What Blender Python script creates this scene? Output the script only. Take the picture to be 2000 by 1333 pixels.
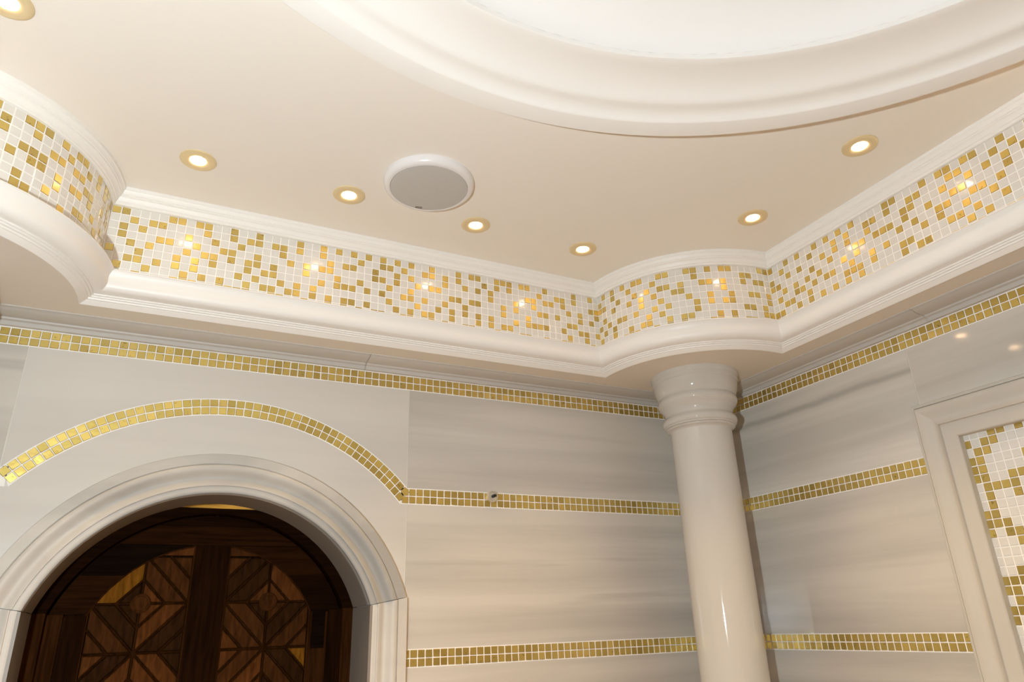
import bpy, bmesh, math, random
from mathutils import Vector, Matrix
from mathutils.geometry import tessellate_polygon
for o in list(bpy.data.objects): bpy.data.objects.remove(o, do_unlink=True)
SC = bpy.context.scene
COL = SC.collection
RND = random.Random(7)
PI = math.pi

# ---------------------------------------------------------------- units
# All coordinates below are counted in mosaic pitches (one tile + joint = 22 mm),
# x along the door wall (corner of the two walls at 0), y into the room (negative),
# z from the centre of the top gold band.
P = 0.022
ZF = 105.0                      # floor lies 105 pitches below the top band


def W(x, y, z):
    return Vector((x * P, y * P, (z + ZF) * P))


# ---------------------------------------------------------------- camera
cam_d = bpy.data.cameras.new('camera')
cam = bpy.data.objects.new('camera', cam_d)
COL.objects.link(cam)
cam_d.sensor_width = 36.0
cam_d.lens = 1369.1728 / 2000.0 * 36.0
cam_d.clip_start = 0.01
r_ = Vector((0.8972820980, -0.4403254962, -0.0315957899))
u_ = Vector((-0.1400545007, -0.3518110676, 0.9255342833))
f_ = Vector((0.4186520912, 0.8260402109, 0.3773433404))
M = Matrix((r_, u_, -f_)).transposed().to_4x4()
M.translation = W(-83.105053, -90.681466, -32.446778)
cam.matrix_world = M
SC.camera = cam

# ---------------------------------------------------------------- world, lights, exposure
wd = bpy.data.worlds.new('world')
SC.world = wd
wd.use_nodes = True
wd.node_tree.nodes['Background'].inputs[0].default_value = (0.9, 0.85, 0.8, 1)
wd.node_tree.nodes['Background'].inputs[1].default_value = 0.0
SC.view_settings.view_transform = 'Standard'
SC.view_settings.look = 'None'
SC.view_settings.gamma = 1.0
SC.view_settings.exposure = 0.05
SC.view_settings.use_curve_mapping = False

FLASH_W = 100.0
FLASH_C = (0.86, 0.96, 1.0)
DOWN_W = 38.5
DOWN_C = (0.97, 0.65, 0.32)
# the photographer's flash, up and to the left of the lens
fl_d = bpy.data.lights.new('camera_flash', 'SPOT')
fl_d.spot_size = math.radians(118)
fl_d.spot_blend = 0.35
fl_d.energy = FLASH_W
fl_d.color = FLASH_C
fl_d.shadow_soft_size = 0.022
fl = bpy.data.objects.new('camera_flash', fl_d)
fl.location = W(-100.0, -90.0, -32.2)
fl.rotation_euler = cam.matrix_world.to_euler()
COL.objects.link(fl)


# ---------------------------------------------------------------- materials
def newmat(name):
    m = bpy.data.materials.new(name)
    m.use_nodes = True
    nt = m.node_tree
    b = nt.nodes['Principled BSDF']
    return m, nt, b


def N(nt, kind, **kw):
    n = nt.nodes.new(kind)
    for k, v in kw.items():
        setattr(n, k, v)
    return n


def simple(name, col, rough=0.5, metal=0.0, bump=0.0, scale=200, var=0.0, coat=0.0):
    m, nt, b = newmat(name)
    b.inputs['Base Color'].default_value = (*col, 1)
    b.inputs['Roughness'].default_value = rough
    b.inputs['Metallic'].default_value = metal
    b.inputs['Coat Weight'].default_value = coat
    tc = N(nt, 'ShaderNodeNewGeometry')
    nz = N(nt, 'ShaderNodeTexNoise')
    nz.inputs['Scale'].default_value = scale
    nz.inputs['Detail'].default_value = 3
    nt.links.new(tc.outputs['Position'], nz.inputs['Vector'])
    if var:
        mx = N(nt, 'ShaderNodeMix', data_type='RGBA')
        mx.inputs['A'].default_value = (*[c * (1 - var) for c in col], 1)
        mx.inputs['B'].default_value = (*[min(1, c * (1 + var)) for c in col], 1)
        n2 = N(nt, 'ShaderNodeTexNoise')
        n2.inputs['Scale'].default_value = 2.0
        n2.inputs['Detail'].default_value = 4
        nt.links.new(tc.outputs['Position'], n2.inputs['Vector'])
        nt.links.new(n2.outputs['Fac'], mx.inputs['Factor'])
        nt.links.new(mx.outputs['Result'], b.inputs['Base Color'])
    if bump:
        bp = N(nt, 'ShaderNodeBump')
        bp.inputs['Strength'].default_value = bump
        bp.inputs['Distance'].default_value = 0.002
        nt.links.new(nz.outputs['Fac'], bp.inputs['Height'])
        nt.links.new(bp.outputs['Normal'], b.inputs['Normal'])
    return m


def marble(name, light, dark, amount=0.5, vs=(0.35, 0.35, 7.0), rough=0.065, vein=0.35, spec=0.5, line=None):
    """bedded marble: soft horizontal streaks, shifted from slab to slab"""
    m, nt, b = newmat(name)
    g = N(nt, 'ShaderNodeNewGeometry')
    oi = N(nt, 'ShaderNodeObjectInfo')
    ml = N(nt, 'ShaderNodeVectorMath', operation='MULTIPLY_ADD')
    ml.inputs[1].default_value = (1, 1, 1)
    sc = N(nt, 'ShaderNodeVectorMath', operation='SCALE')
    sc.inputs[0].default_value = (3.1, 2.7, 9.3)
    nt.links.new(oi.outputs['Random'], sc.inputs['Scale'])
    nt.links.new(g.outputs['Position'], ml.inputs[0])
    nt.links.new(sc.outputs[0], ml.inputs[2])
    mp = N(nt, 'ShaderNodeMapping')
    mp.inputs['Rotation'].default_value = (0.035, 0.03, 0.0)
    mp.inputs['Scale'].default_value = vs
    nt.links.new(ml.outputs[0], mp.inputs['Vector'])
    n1 = N(nt, 'ShaderNodeTexNoise')
    n1.inputs['Scale'].default_value = 1.0
    n1.inputs['Detail'].default_value = 6
    n1.inputs['Roughness'].default_value = 0.55
    n1.inputs['Distortion'].default_value = 0.25
    nt.links.new(mp.outputs[0], n1.inputs['Vector'])
    rp = N(nt, 'ShaderNodeValToRGB')
    rp.color_ramp.elements[0].position = 0.36
    rp.color_ramp.elements[0].color = (*[d * amount + l * (1 - amount) for d, l in zip(dark, light)], 1)
    rp.color_ramp.elements[1].position = 0.6
    rp.color_ramp.elements[1].color = (*light, 1)
    nt.links.new(n1.outputs['Fac'], rp.inputs['Fac'])
    # thin darker veins
    n2 = N(nt, 'ShaderNodeTexNoise')
    n2.inputs['Scale'].default_value = 2.3
    n2.inputs['Detail'].default_value = 3
    nt.links.new(mp.outputs[0], n2.inputs['Vector'])
    r2 = N(nt, 'ShaderNodeValToRGB')
    e = r2.color_ramp.elements
    e[0].position = 0.30
    e[0].color = (1, 1, 1, 1)
    e[1].position = 0.37
    e[1].color = (0, 0, 0, 1)
    nt.links.new(n2.outputs['Fac'], r2.inputs['Fac'])
    mu = N(nt, 'ShaderNodeMath', operation='MULTIPLY')
    mu.inputs[1].default_value = vein
    nt.links.new(r2.outputs['Color'], mu.inputs[0])
    mx = N(nt, 'ShaderNodeMix', data_type='RGBA')
    nt.links.new(mu.outputs[0], mx.inputs['Factor'])
    nt.links.new(rp.outputs['Color'], mx.inputs['A'])
    mx.inputs['B'].default_value = (*dark, 1)
    out = mx.outputs['Result']
    if line:
        # one long dark vein at height line[0], width line[1]
        sx = N(nt, 'ShaderNodeSeparateXYZ')
        nt.links.new(g.outputs['Position'], sx.inputs[0])
        n3 = N(nt, 'ShaderNodeTexNoise')
        n3.inputs['Scale'].default_value = 5.0
        n3.inputs['Detail'].default_value = 3
        nt.links.new(g.outputs['Position'], n3.inputs['Vector'])
        ad = N(nt, 'ShaderNodeMath', operation='MULTIPLY_ADD')
        ad.inputs[1].default_value = line[2]
        nt.links.new(n3.outputs['Fac'], ad.inputs[0])
        nt.links.new(sx.outputs['Z'], ad.inputs[2])
        sb = N(nt, 'ShaderNodeMath', operation='SUBTRACT')
        sb.inputs[1].default_value = line[0] + line[2] * 0.5
        nt.links.new(ad.outputs[0], sb.inputs[0])
        mr = N(nt, 'ShaderNodeMapRange', interpolation_type='SMOOTHSTEP')
        mr.inputs['From Min'].default_value = 0.0
        mr.inputs['From Max'].default_value = line[1]
        mr.inputs['To Min'].default_value = 0.5
        mr.inputs['To Max'].default_value = 0.0
        ab_ = N(nt, 'ShaderNodeMath', operation='ABSOLUTE')
        nt.links.new(sb.outputs[0], ab_.inputs[0])
        nt.links.new(ab_.outputs[0], mr.inputs['Value'])
        m2 = N(nt, 'ShaderNodeMix', data_type='RGBA')
        nt.links.new(mr.outputs[0], m2.inputs['Factor'])
        nt.links.new(out, m2.inputs['A'])
        m2.inputs['B'].default_value = (*[d * 0.8 for d in dark], 1)
        out = m2.outputs['Result']
    nt.links.new(out, b.inputs['Base Color'])
    b.inputs['Roughness'].default_value = rough
    b.inputs['Specular IOR Level'].default_value = spec
    return m


def gold(name):
    m, nt, b = newmat(name)
    oi = N(nt, 'ShaderNodeObjectInfo')
    g = N(nt, 'ShaderNodeNewGeometry')
    nz = N(nt, 'ShaderNodeTexNoise')
    nz.inputs['Scale'].default_value = 90
    nz.inputs['Detail'].default_value = 2
    nt.links.new(g.outputs['Position'], nz.inputs['Vector'])
    rp = N(nt, 'ShaderNodeValToRGB')
    e = rp.color_ramp.elements
    e[0].position = 0.26
    e[0].color = (0.46, 0.34, 0.07, 1)
    e[1].position = 0.36
    e[1].color = (0.77, 0.595, 0.17, 1)
    nt.links.new(nz.outputs['Fac'], rp.inputs['Fac'])
    hs = N(nt, 'ShaderNodeHueSaturation')
    mr = N(nt, 'ShaderNodeMapRange')
    mr.inputs['To Min'].default_value = 0.82
    mr.inputs['To Max'].default_value = 1.12
    nt.links.new(oi.outputs['Random'], mr.inputs['Value'])
    nt.links.new(mr.outputs[0], hs.inputs['Value'])
    nt.links.new(rp.outputs['Color'], hs.inputs['Color'])
    nt.links.new(hs.outputs['Color'], b.inputs['Base Color'])
    b.inputs['Metallic'].default_value = 0.95
    b.inputs['Roughness'].default_value = 0.42
    b.inputs['Coat Weight'].default_value = 1.0
    b.inputs['Coat Roughness'].default_value = 0.16
    bp = N(nt, 'ShaderNodeBump')
    bp.inputs['Strength'].default_value = 0.35
    bp.inputs['Distance'].default_value = 0.0015
    nt.links.new(nz.outputs['Fac'], bp.inputs['Height'])
    nt.links.new(bp.outputs['Normal'], b.inputs['Normal'])
    return m


def wood(name, col, axis='z'):
    m, nt, b = newmat(name)
    g = N(nt, 'ShaderNodeNewGeometry')
    mp = N(nt, 'ShaderNodeMapping')
    mp.inputs['Scale'].default_value = {'z': (60, 60, 4), 'x': (4, 60, 60), 'd': (45, 60, 9)}[axis]
    nt.links.new(g.outputs['Position'], mp.inputs['Vector'])
    nz = N(nt, 'ShaderNodeTexNoise')
    nz.inputs['Scale'].default_value = 2
    nz.inputs['Detail'].default_value = 5
    nz.inputs['Distortion'].default_value = 0.6
    nt.links.new(mp.outputs[0], nz.inputs['Vector'])
    rp = N(nt, 'ShaderNodeValToRGB')
    e = rp.color_ramp.elements
    e[0].position = 0.3
    e[0].color = (*[c * 0.45 for c in col], 1)
    e[1].position = 0.7
    e[1].color = (*[c * 1.15 for c in col], 1)
    nt.links.new(nz.outputs['Fac'], rp.inputs['Fac'])
    nt.links.new(rp.outputs['Color'], b.inputs['Base Color'])
    b.inputs['Roughness'].default_value = 0.7
    b.inputs['Specular IOR Level'].default_value = 0.01
    return m


MAT = dict(
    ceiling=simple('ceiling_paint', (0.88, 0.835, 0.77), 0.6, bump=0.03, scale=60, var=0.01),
    soffit=simple('soffit_beige', (0.76, 0.69, 0.60), 0.6, bump=0.03, scale=60, var=0.01),  # darker, browner beige than the ceiling
    plaster=simple('white_plaster', (0.90, 0.88, 0.845), 0.42, bump=0.02, scale=80, var=0.01),
    dome=simple('dome_paint', (0.90, 0.89, 0.87), 0.6, var=0.01),
    marble=marble('wall_marble', (0.65, 0.605, 0.545), (0.36, 0.335, 0.305), 0.6),
    marble_a=marble('door_wall_marble', (0.65, 0.605, 0.545), (0.36, 0.335, 0.305), 0.6, rough=0.22),
    marble_v=marble('veined_marble', (0.74, 0.70, 0.64), (0.36, 0.335, 0.305), 0.5, line=((ZF - 3.85) * P, 0.016, 0.03)),
    marble2=marble('arch_marble', (0.68, 0.64, 0.585), (0.57, 0.535, 0.49), 0.5, rough=0.24, vein=0.05),
    stone=marble('casing_marble', (0.62, 0.585, 0.535), (0.42, 0.40, 0.375), 0.45, (2.2, 2.2, 4.0), 0.48, 0.2, spec=0.3),
    stone_arch=marble('arch_casing_marble', (0.58, 0.545, 0.495), (0.30, 0.29, 0.275), 0.75, (2.0, 2.0, 3.4), 0.48, 0.2, spec=0.3),
    cornice=marble('cornice_marble', (0.60, 0.57, 0.53), (0.42, 0.40, 0.38), 0.4, (0.6, 0.6, 6.0), 0.42, 0.1, spec=0.25),
    column=marble('column_marble', (0.66, 0.63, 0.58), (0.50, 0.47, 0.43), 0.35, (3.0, 3.0, 0.9), 0.06, 0.15),
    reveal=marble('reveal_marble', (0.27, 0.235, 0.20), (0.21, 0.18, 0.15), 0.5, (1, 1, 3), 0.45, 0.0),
    grout=simple('grout', (0.92, 0.895, 0.85), 0.8, bump=0.2, scale=400),
    joint=simple('slab_joint', (0.70, 0.66, 0.60), 0.8, bump=0.1, scale=400),
    gold=gold('gold_leaf_glass'),
    white=simple('white_glass', (0.76, 0.735, 0.685), 0.12, bump=0.10, scale=120, coat=0.5),
    brass=simple('satin_brass', (0.80, 0.66, 0.40), 0.42, 0.25, bump=0.05, scale=300),
    plastic=simple('white_plastic', (0.80, 0.78, 0.78), 0.25),
    floor=marble('floor_marble', (0.74, 0.58, 0.39), (0.62, 0.48, 0.32), 0.5, (2, 2, 2), 0.25),
    steel=simple('brushed_steel', (0.72, 0.66, 0.54), 0.35, 0.45, bump=0.2, scale=500),
    black=simple('black_plastic', (0.01, 0.01, 0.012), 0.3),
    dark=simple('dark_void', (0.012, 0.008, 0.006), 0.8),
    panelling=wood('brown_panelling', (0.30, 0.20, 0.12), 'z'),
    lacquer=wood('honey_wood', (0.62, 0.36, 0.08), 'x'),
)
WOODZ = [wood('walnut_dark_z', (0.0170, 0.0062, 0.0018), 'z'), wood('walnut_mid_z', (0.042, 0.0145, 0.0036), 'z')]
WOODX = [wood('walnut_dark_x', (0.0140, 0.0050, 0.0015), 'x'), wood('walnut_mid_x', (0.026, 0.0092, 0.0026), 'x'),
         wood('walnut_black_x', (0.0090, 0.0042, 0.0018), 'x')]
WOODD = [wood('strip_red', (0.105, 0.035, 0.0085), 'd'), wood('strip_brown', (0.066, 0.0235, 0.0062), 'd'),
         wood('strip_dark', (0.034, 0.0135, 0.0042), 'd'), wood('strip_amber', (0.20, 0.078, 0.008), 'd')]


def lens_mat():
    m, nt, b = newmat('lamp_lens')
    b.inputs['Base Color'].default_value = (0.9, 0.9, 0.9, 1)
    b.inputs['Emission Color'].default_value = (1.0, 0.62, 0.34, 1)
    b.inputs['Emission Strength'].default_value = 50.0
    nz = N(nt, 'ShaderNodeTexNoise')
    nz.inputs['Scale'].default_value = 300
    bp = N(nt, 'ShaderNodeBump')
    bp.inputs['Strength'].default_value = 0.05
    nt.links.new(nz.outputs['Fac'], bp.inputs['Height'])
    nt.links.new(bp.outputs['Normal'], b.inputs['Normal'])
    return m


MAT['lens'] = lens_mat()


def grille_mat():
    m, nt, b = newmat('speaker_grille')
    g = N(nt, 'ShaderNodeNewGeometry')
    mp = N(nt, 'ShaderNodeMapping')
    mp.inputs['Scale'].default_value = (430, 430, 0)
    mp.inputs['Rotation'].default_value = (0, 0, 0.5)
    nt.links.new(g.outputs['Position'], mp.inputs['Vector'])
    v = N(nt, 'ShaderNodeTexVoronoi', feature='F1')
    v.inputs['Scale'].default_value = 1.0
    v.inputs['Randomness'].default_value = 0.0
    nt.links.new(mp.outputs[0], v.inputs['Vector'])
    rp = N(nt, 'ShaderNodeValToRGB')
    e = rp.color_ramp.elements
    e[0].position = 0.30
    e[0].color = (0.46, 0.445, 0.43, 1)
    e[1].position = 0.45
    e[1].color = (0.60, 0.585, 0.565, 1)
    nt.links.new(v.outputs['Distance'], rp.inputs['Fac'])
    nt.links.new(rp.outputs['Color'], b.inputs['Base Color'])
    b.inputs['Roughness'].default_value = 0.5
    return m


MAT['grille'] = grille_mat()


# ---------------------------------------------------------------- builders
def tag(o, label=None, cat=None, group=None, kind=None):
    if label: o['label'] = label
    if cat: o['category'] = cat
    if group: o['group'] = group
    if kind: o['kind'] = kind
    return o


def empty(name, p, label=None, cat=None, group=None, kind=None):
    o = bpy.data.objects.new(name, None)
    o.empty_display_size = 0.05
    o.location = W(*p)
    COL.objects.link(o)
    return tag(o, label, cat, group, kind)


def meshdata(name, verts, faces, mat, smooth=False, origin=(0, 0, 0)):
    """verts in pitches -> mesh in metres about origin"""
    me = bpy.data.meshes.new(name)
    og = Vector(origin)
    me.from_pydata([(Vector(v) - og) * P for v in verts], [], faces)
    bm = bmesh.new()
    bm.from_mesh(me)
    bmesh.ops.recalc_face_normals(bm, faces=bm.faces)
    bm.to_mesh(me)
    bm.free()
    me.materials.append(mat)
    if smooth:
        for p in me.polygons: p.use_smooth = True
    me.update()
    return me


TILT = random.Random(21)


def place(name, me, loc, parent=None, rot=(0, 0, 0), scale=None):
    if name == 'gold_tile' and len(me.vertices) == 12:
        # hand-set tiles: each sits a degree or so out of true
        rot = (rot[0] + TILT.gauss(0, 0.02), rot[1], rot[2] + TILT.gauss(0, 0.02))
    o = bpy.data.objects.new(name, me)
    COL.objects.link(o)
    l = W(*loc)
    if parent is not None:
        o.parent = parent
        q = parent
        l = Vector(l)
        off = Vector((0, 0, 0))
        while q is not None:
            off += q.location
            q = q.parent
        l = l - off
    o.location = l
    o.rotation_euler = rot
    if scale: o.scale = scale
    return o


def obj(name, verts, faces, mat, parent=None, smooth=False, origin=None):
    if origin is None:
        if parent is not None:
            q = parent
            off = Vector((0, 0, 0))
            while q is not None:
                off += q.location
                q = q.parent
            origin = (off.x / P, off.y / P, off.z / P - ZF)
        else:
            n = len(verts)
            origin = (sum(v[0] for v in verts) / n, sum(v[1] for v in verts) / n, min(v[2] for v in verts))
    return place(name, meshdata(name, verts, faces, mat, smooth, origin), origin, parent)


def autosmooth(o, deg=40):
    me = o.data
    for p in me.polygons: p.use_smooth = True
    try:
        me.set_sharp_from_angle(angle=math.radians(deg))
    except Exception:
        pass


def prism_y(poly, y0, y1):
    """polygon [(x,z)] extruded between y0 and y1 (y0 nearer the room)"""
    n = len(poly)
    v = [(x, y0, z) for x, z in poly] + [(x, y1, z) for x, z in poly]
    f = [tuple(range(n)), tuple(range(2 * n - 1, n - 1, -1))]
    f += [(i, (i + 1) % n, n + (i + 1) % n, n + i) for i in range(n)]
    return v, f


def prism_x(poly, x0, x1):
    n = len(poly)
    v = [(x0, y, z) for y, z in poly] + [(x1, y, z) for y, z in poly]
    f = [tuple(range(n)), tuple(range(2 * n - 1, n - 1, -1))]
    f += [(i, (i + 1) % n, n + (i + 1) % n, n + i) for i in range(n)]
    return v, f


def rect(a, b, c, d):
    return [(a, c), (b, c), (b, d), (a, d)]


def lathe(prof, c, seg=64, closed=False):
    """prof [(r,z)] about centre c=(x,y)"""
    v, f = [], []
    n = len(prof)
    for k in range(seg):
        a = 2 * PI * k / seg
        for r, z in prof:
            v.append((c[0] + r * math.cos(a), c[1] + r * math.sin(a), z))
    for k in range(seg):
        k2 = (k + 1) % seg
        for i in range(n - 1):
            f.append((k * n + i, k * n + i + 1, k2 * n + i + 1, k2 * n + i))
    return v, f


def lathe_obj(name, prof, c, mat, parent=None, seg=64, deg=35):
    """lathe with caps merged where r = 0"""
    v, f = lathe(prof, c, seg)
    o = obj(name, v, f, mat, parent, origin=None)
    bm = bmesh.new()
    bm.from_mesh(o.data)
    bmesh.ops.remove_doubles(bm, verts=bm.verts, dist=1e-6)
    bmesh.ops.recalc_face_normals(bm, faces=bm.faces)
    bm.to_mesh(o.data)
    bm.free()
    autosmooth(o, deg)
    return o


def flat_with_hole(outer, hole, z):
    polys = [[Vector((x, y, 0)) for x, y in outer], [Vector((x, y, 0)) for x, y in hole]]
    tri = tessellate_polygon(polys)
    v = [(x, y, z) for x, y in outer + hole]
    return v, [tuple(t) for t in tri]


# ---------------------------------------------------------------- room plan
XL, YF = -119.0, -176.0          # left wall, wall behind the camera
DX, RC = 8.0, 18.0               # bulkhead depth, radius of its corner bulges
ZS, ZC = 2.4, 16.8               # soffit, ceiling
ZT = 14.75                       # top of the frieze tiles
CORN = [((-8, -8), (-1, 0), (0, -1)), ((-8, YF + 8), (0, 1), (-1, 0)),
        ((XL + 8, YF + 8), (1, 0), (0, 1)), ((XL + 8, -8), (0, -1), (1, 0))]
NARC = 40


def loop(t):
    """closed plan curve of the bulkhead face, offset t into the room; straight runs between bulges"""
    pts = []
    for c, e1, e2 in CORN:
        r = RC + t
        a0 = math.asin(t / r)
        for k in range(NARC + 1):
            a = a0 + (PI / 2 - 2 * a0) * k / NARC
            pts.append((c[0] + r * (math.cos(a) * e1[0] + math.sin(a) * e2[0]),
                        c[1] + r * (math.cos(a) * e1[1] + math.sin(a) * e2[1])))
    return pts


def sweep_loop(name, prof, mat, label, cat):
    v, f = [], []
    n = 0
    for t, z in prof:
        L = loop(t)
        n = len(L)
        v += [(x, y, z) for x, y in L]
    for i in range(len(prof) - 1):
        for k in range(n):
            k2 = (k + 1) % n
            f.append((i * n + k, i * n + k2, (i + 1) * n + k2, (i + 1) * n + k))
    o = obj(name, v, f, mat)
    autosmooth(o, 28)
    return tag(o, label, cat, kind='structure')


# floor
v, f = prism_y(rect(XL - 3, 3, -ZF - 3, -ZF), YF - 3, 3)
floor = tag(obj('floor', v, f, MAT['floor']), 'beige marble floor of the room', 'floor', kind='structure')

# ceiling with the round opening
RX, RY = -59.5, -88.08
circ = [(RX + 45.5 * math.cos(2 * PI * k / 96), RY + 45.5 * math.sin(2 * PI * k / 96)) for k in range(96)]
v, f = flat_with_hole([(XL, YF), (0, YF), (0, 0), (XL, 0)], circ, ZC)
ceiling = tag(obj('ceiling', v, f, MAT['ceiling']), 'flat warm white ceiling around the round recess', 'ceiling', kind='structure')

# soffit of the bulkhead
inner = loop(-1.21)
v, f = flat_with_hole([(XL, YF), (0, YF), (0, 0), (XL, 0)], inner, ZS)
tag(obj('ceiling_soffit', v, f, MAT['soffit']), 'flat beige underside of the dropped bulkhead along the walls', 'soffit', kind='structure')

# round ceiling moulding and dome
ring_prof = [(46.9, 17.0), (46.9, 14.38), (46.82, 14.3), (44.85, 14.3), (44.72, 14.36), (44.62, 14.5), (44.42, 14.72),
             (44.15, 14.92), (43.8, 15.05), (43.45, 15.1), (43.1, 15.12), (42.85, 15.2), (42.6, 15.36), (42.3, 15.62),
             (41.9, 15.9), (41.4, 16.14), (40.8, 16.34), (40.1, 16.48), (39.3, 16.57), (38.6, 16.6), (38.5, 16.66), (38.5, 17.2)]
ring = lathe_obj('trim_1', ring_prof, (RX, RY), MAT['plaster'], seg=160, deg=30)
tag(ring, 'large round white plaster ring moulding around the ceiling recess', 'moulding', kind='structure')
dome_prof = [(38.5, 17.2)] + [(38.5 * math.cos(a), 17.2 + 9.0 * math.sin(a)) for a in [PI / 2 * k / 24 for k in range(1, 25)]]
dome_prof[-1] = (0.0, 26.2)
dome = lathe_obj('ceiling_dome', dome_prof, (RX, RY), MAT['dome'], seg=128, deg=60)
tag(dome, 'smooth white shallow dome inside the round ceiling ring', 'dome', kind='structure')

# bulkhead mouldings: ogee below the frieze, small crown above it
low_prof = [(0.0, 5.95), (0.8, 5.86), (1.72, 5.78), (1.80, 5.74), (1.82, 5.62), (1.72, 5.58), (1.66, 5.50), (1.56, 5.36), (1.46, 5.20),
            (1.40, 5.00), (1.36, 4.78), (1.35, 4.54), (1.36, 4.30), (1.36, 4.10), (1.32, 3.90), (1.25, 3.72), (1.14, 3.56), (0.98, 3.42),
            (0.78, 3.31), (0.54, 3.23), (0.28, 3.19), (0.12, 3.18), (0.10, 3.15), (0.10, 3.04), (0.07, 3.01), (-0.12, 3.00), (-0.14, 2.97),
            (-0.14, 2.86), (-0.17, 2.83), (-0.38, 2.82), (-0.40, 2.79), (-0.42, 2.66), (-0.46, 2.63), (-0.56, 2.62), (-0.60, 2.58), (-0.72, 2.48), (-0.90, 2.36), (-1.06, 2.25),
            (-1.14, 2.20), (-1.20, 2.20), (-1.22, 2.26), (-1.22, 2.5)]
sweep_loop('trim_2', low_prof, MAT['plaster'], 'white plaster ogee moulding under the mosaic frieze', 'moulding')
crown_prof = [(0.0, 14.72), (0.30, 14.74), (0.38, 14.82), (0.38, 15.06), (0.50, 15.12), (0.56, 15.28), (0.64, 15.48), (0.76, 15.62),
              (0.88, 15.68), (0.88, 15.84), (0.98, 15.90), (1.04, 16.10), (1.12, 16.28), (1.18, 16.36), (1.25, 16.40), (1.25, 16.82)]
sweep_loop('trim_3', crown_prof, MAT['plaster'], 'stepped white plaster crown moulding between frieze and ceiling', 'moulding')


# ---------------------------------------------------------------- mosaic tiles
def tile_mesh(name, mat, w=0.885, h=0.885, d=0.10, bev=0.04, edge=None):
    a, b = w / 2, h / 2
    v = [(-a, d, -b), (a, d, -b), (a, d, b), (-a, d, b), (-a, bev - 0.0, -b), (a, bev, -b), (a, bev, b), (-a, bev, b),
         (-a + bev, 0, -b + bev), (a - bev, 0, -b + bev), (a - bev, 0, b - bev), (-a + bev, 0, b - bev)]
    f = [(8, 9, 10, 11)]
    for s, e in ((0, 4), (4, 8)):
        for i in range(4):
            f.append((s + i, s + (i + 1) % 4, e + (i + 1) % 4, e + i))
    me = meshdata(name, v, f, mat)
    if edge:
        me.materials.append(edge)
        for p in me.polygons:
            if p.normal.y > -0.99: p.material_index = 1
    return me


MAT['gold_edge'] = simple('gold_glass_edge', (0.36, 0.23, 0.05), 0.3, 0.3, coat=0.5)
GT = tile_mesh('gold_tile', MAT['gold'], edge=MAT['gold_edge'])
WT = tile_mesh('white_tile', MAT['white'])
GH = tile_mesh('gold_tile_half', MAT['gold'], w=0.45, edge=MAT['gold_edge'])


def joined_tiles(name, spots, mat, parent):
    """tiles (loc, rz, sz) as one mesh"""
    base = tile_mesh('tmp', mat)
    bv = [Vector(x.co) / P for x in base.vertices]
    bf = [tuple(p.vertices) for p in base.polygons]
    v, f = [], []
    for (x, y, z), rz, sz in spots:
        n = len(v)
        c, s = math.cos(rz), math.sin(rz)
        v += [(x + q.x * c - q.y * s, y + q.x * s + q.y * c, z + q.z * sz) for q in bv]
        f += [tuple(n + i for i in t) for t in bf]
    bpy.data.meshes.remove(base)
    return tag(obj(name, v, f, mat, parent), kind='stuff')


def golds(rows):
    S = set()
    for j, t in enumerate(rows):
        for i in t.split(','):
            if i: S.add((int(i), j))
    return S


GA = golds(['0,1,6,7,9,10,13,16,21,24,26,28,30,32,34,36,39,43,45,46,49,50,51,53,54,57,62,65',
            '2,4,5,10,13,15,16,18,19,21,24,29,32,33,35,38,39,41,43,47,49,51,56,59,60,62',
            '1,3,8,11,14,19,25,27,28,31,34,36,41,44,46,48,54,55,57,58,60,65,66',
            '1,5,6,9,12,13,16,20,22,24,25,31,32,34,37,39,40,48,52,55,61,63,66',
            '2,4,8,10,11,13,15,16,18,22,26,29,33,36,42,43,45,46,50,52,56,57,59,63,65',
            '0,3,7,9,11,15,17,18,24,26,27,28,30,32,35,36,38,41,44,50,54,61,62',
            '2,3,5,7,9,14,16,19,21,23,33,37,40,42,44,46,48,52,54,55,56,57,60,63,64,66',
            '1,4,8,10,12,15,17,18,20,21,23,25,27,28,30,34,36,38,39,42,46,48,50,51,61,64',
            '3,7,8,9,12,13,14,15,18,19,22,25,27,29,31,32,35,36,39,41,44,45,49,53,54,57,60,61,65'])
GB = golds(['0,3,5,8,10,12,14,19,20,24,26,27,29,30,33', '2,7,11,13,16,17,19,22,23,27,28,32,34', '0,3,5,9,11,13,16,21,22,26,29,31,33,35',
            '0,1,7,10,14,15,17,18,19,21,24,27,28,33', '2,4,6,8,12,14,20,22,25,26,29,30,32,35', '1,4,5,7,9,10,13,16,18,23,25,28,31',
            '2,3,6,12,13,14,16,20,21,26,27,29,32', '0,1,4,6,8,10,12,14,20,22,23,28,30', '0,3,5,9,11,13,15,17,18,22,26,27,29,32,33'])
GC = golds(['1,3,5,7,8,11,12,15,16,18,20,21,26,27', '0,3,6,10,16,23,24', '0,1,4,7,9,11,12,14,17,18,20,23,25,26', '3,6,8,10,13,14,20',
            '1,8,11,15,18,21,24,25,27', '0,2,4,5,7,10,12,16,18,20,21,27', '1,3,9,11,16,23,24,26', '0,3,6,8,9,12,14,15,19,21,26,27',
            '3,5,6,7,10,12,14,18,19,21,23,24'])
GL = golds(['0,2,3,5,8,9,11,13,14,15,18', '3,5,7,10,14,17', '1,8,9,11,12,17', '0,1,3,6,7,13,14,15', '6,8,9,11,13,14,16', '2,5,11', '4,7,8,12,15', '10,14,15', ''])
rr = random.Random(3)
for i in range(36, 98):
    for j in range(9):
        if rr.random() < 0.30: GB.add((i, j))
for i in range(19, 28):
    for j in range(9):
        if rr.random() < 0.37: GL.add((i, j))


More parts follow.
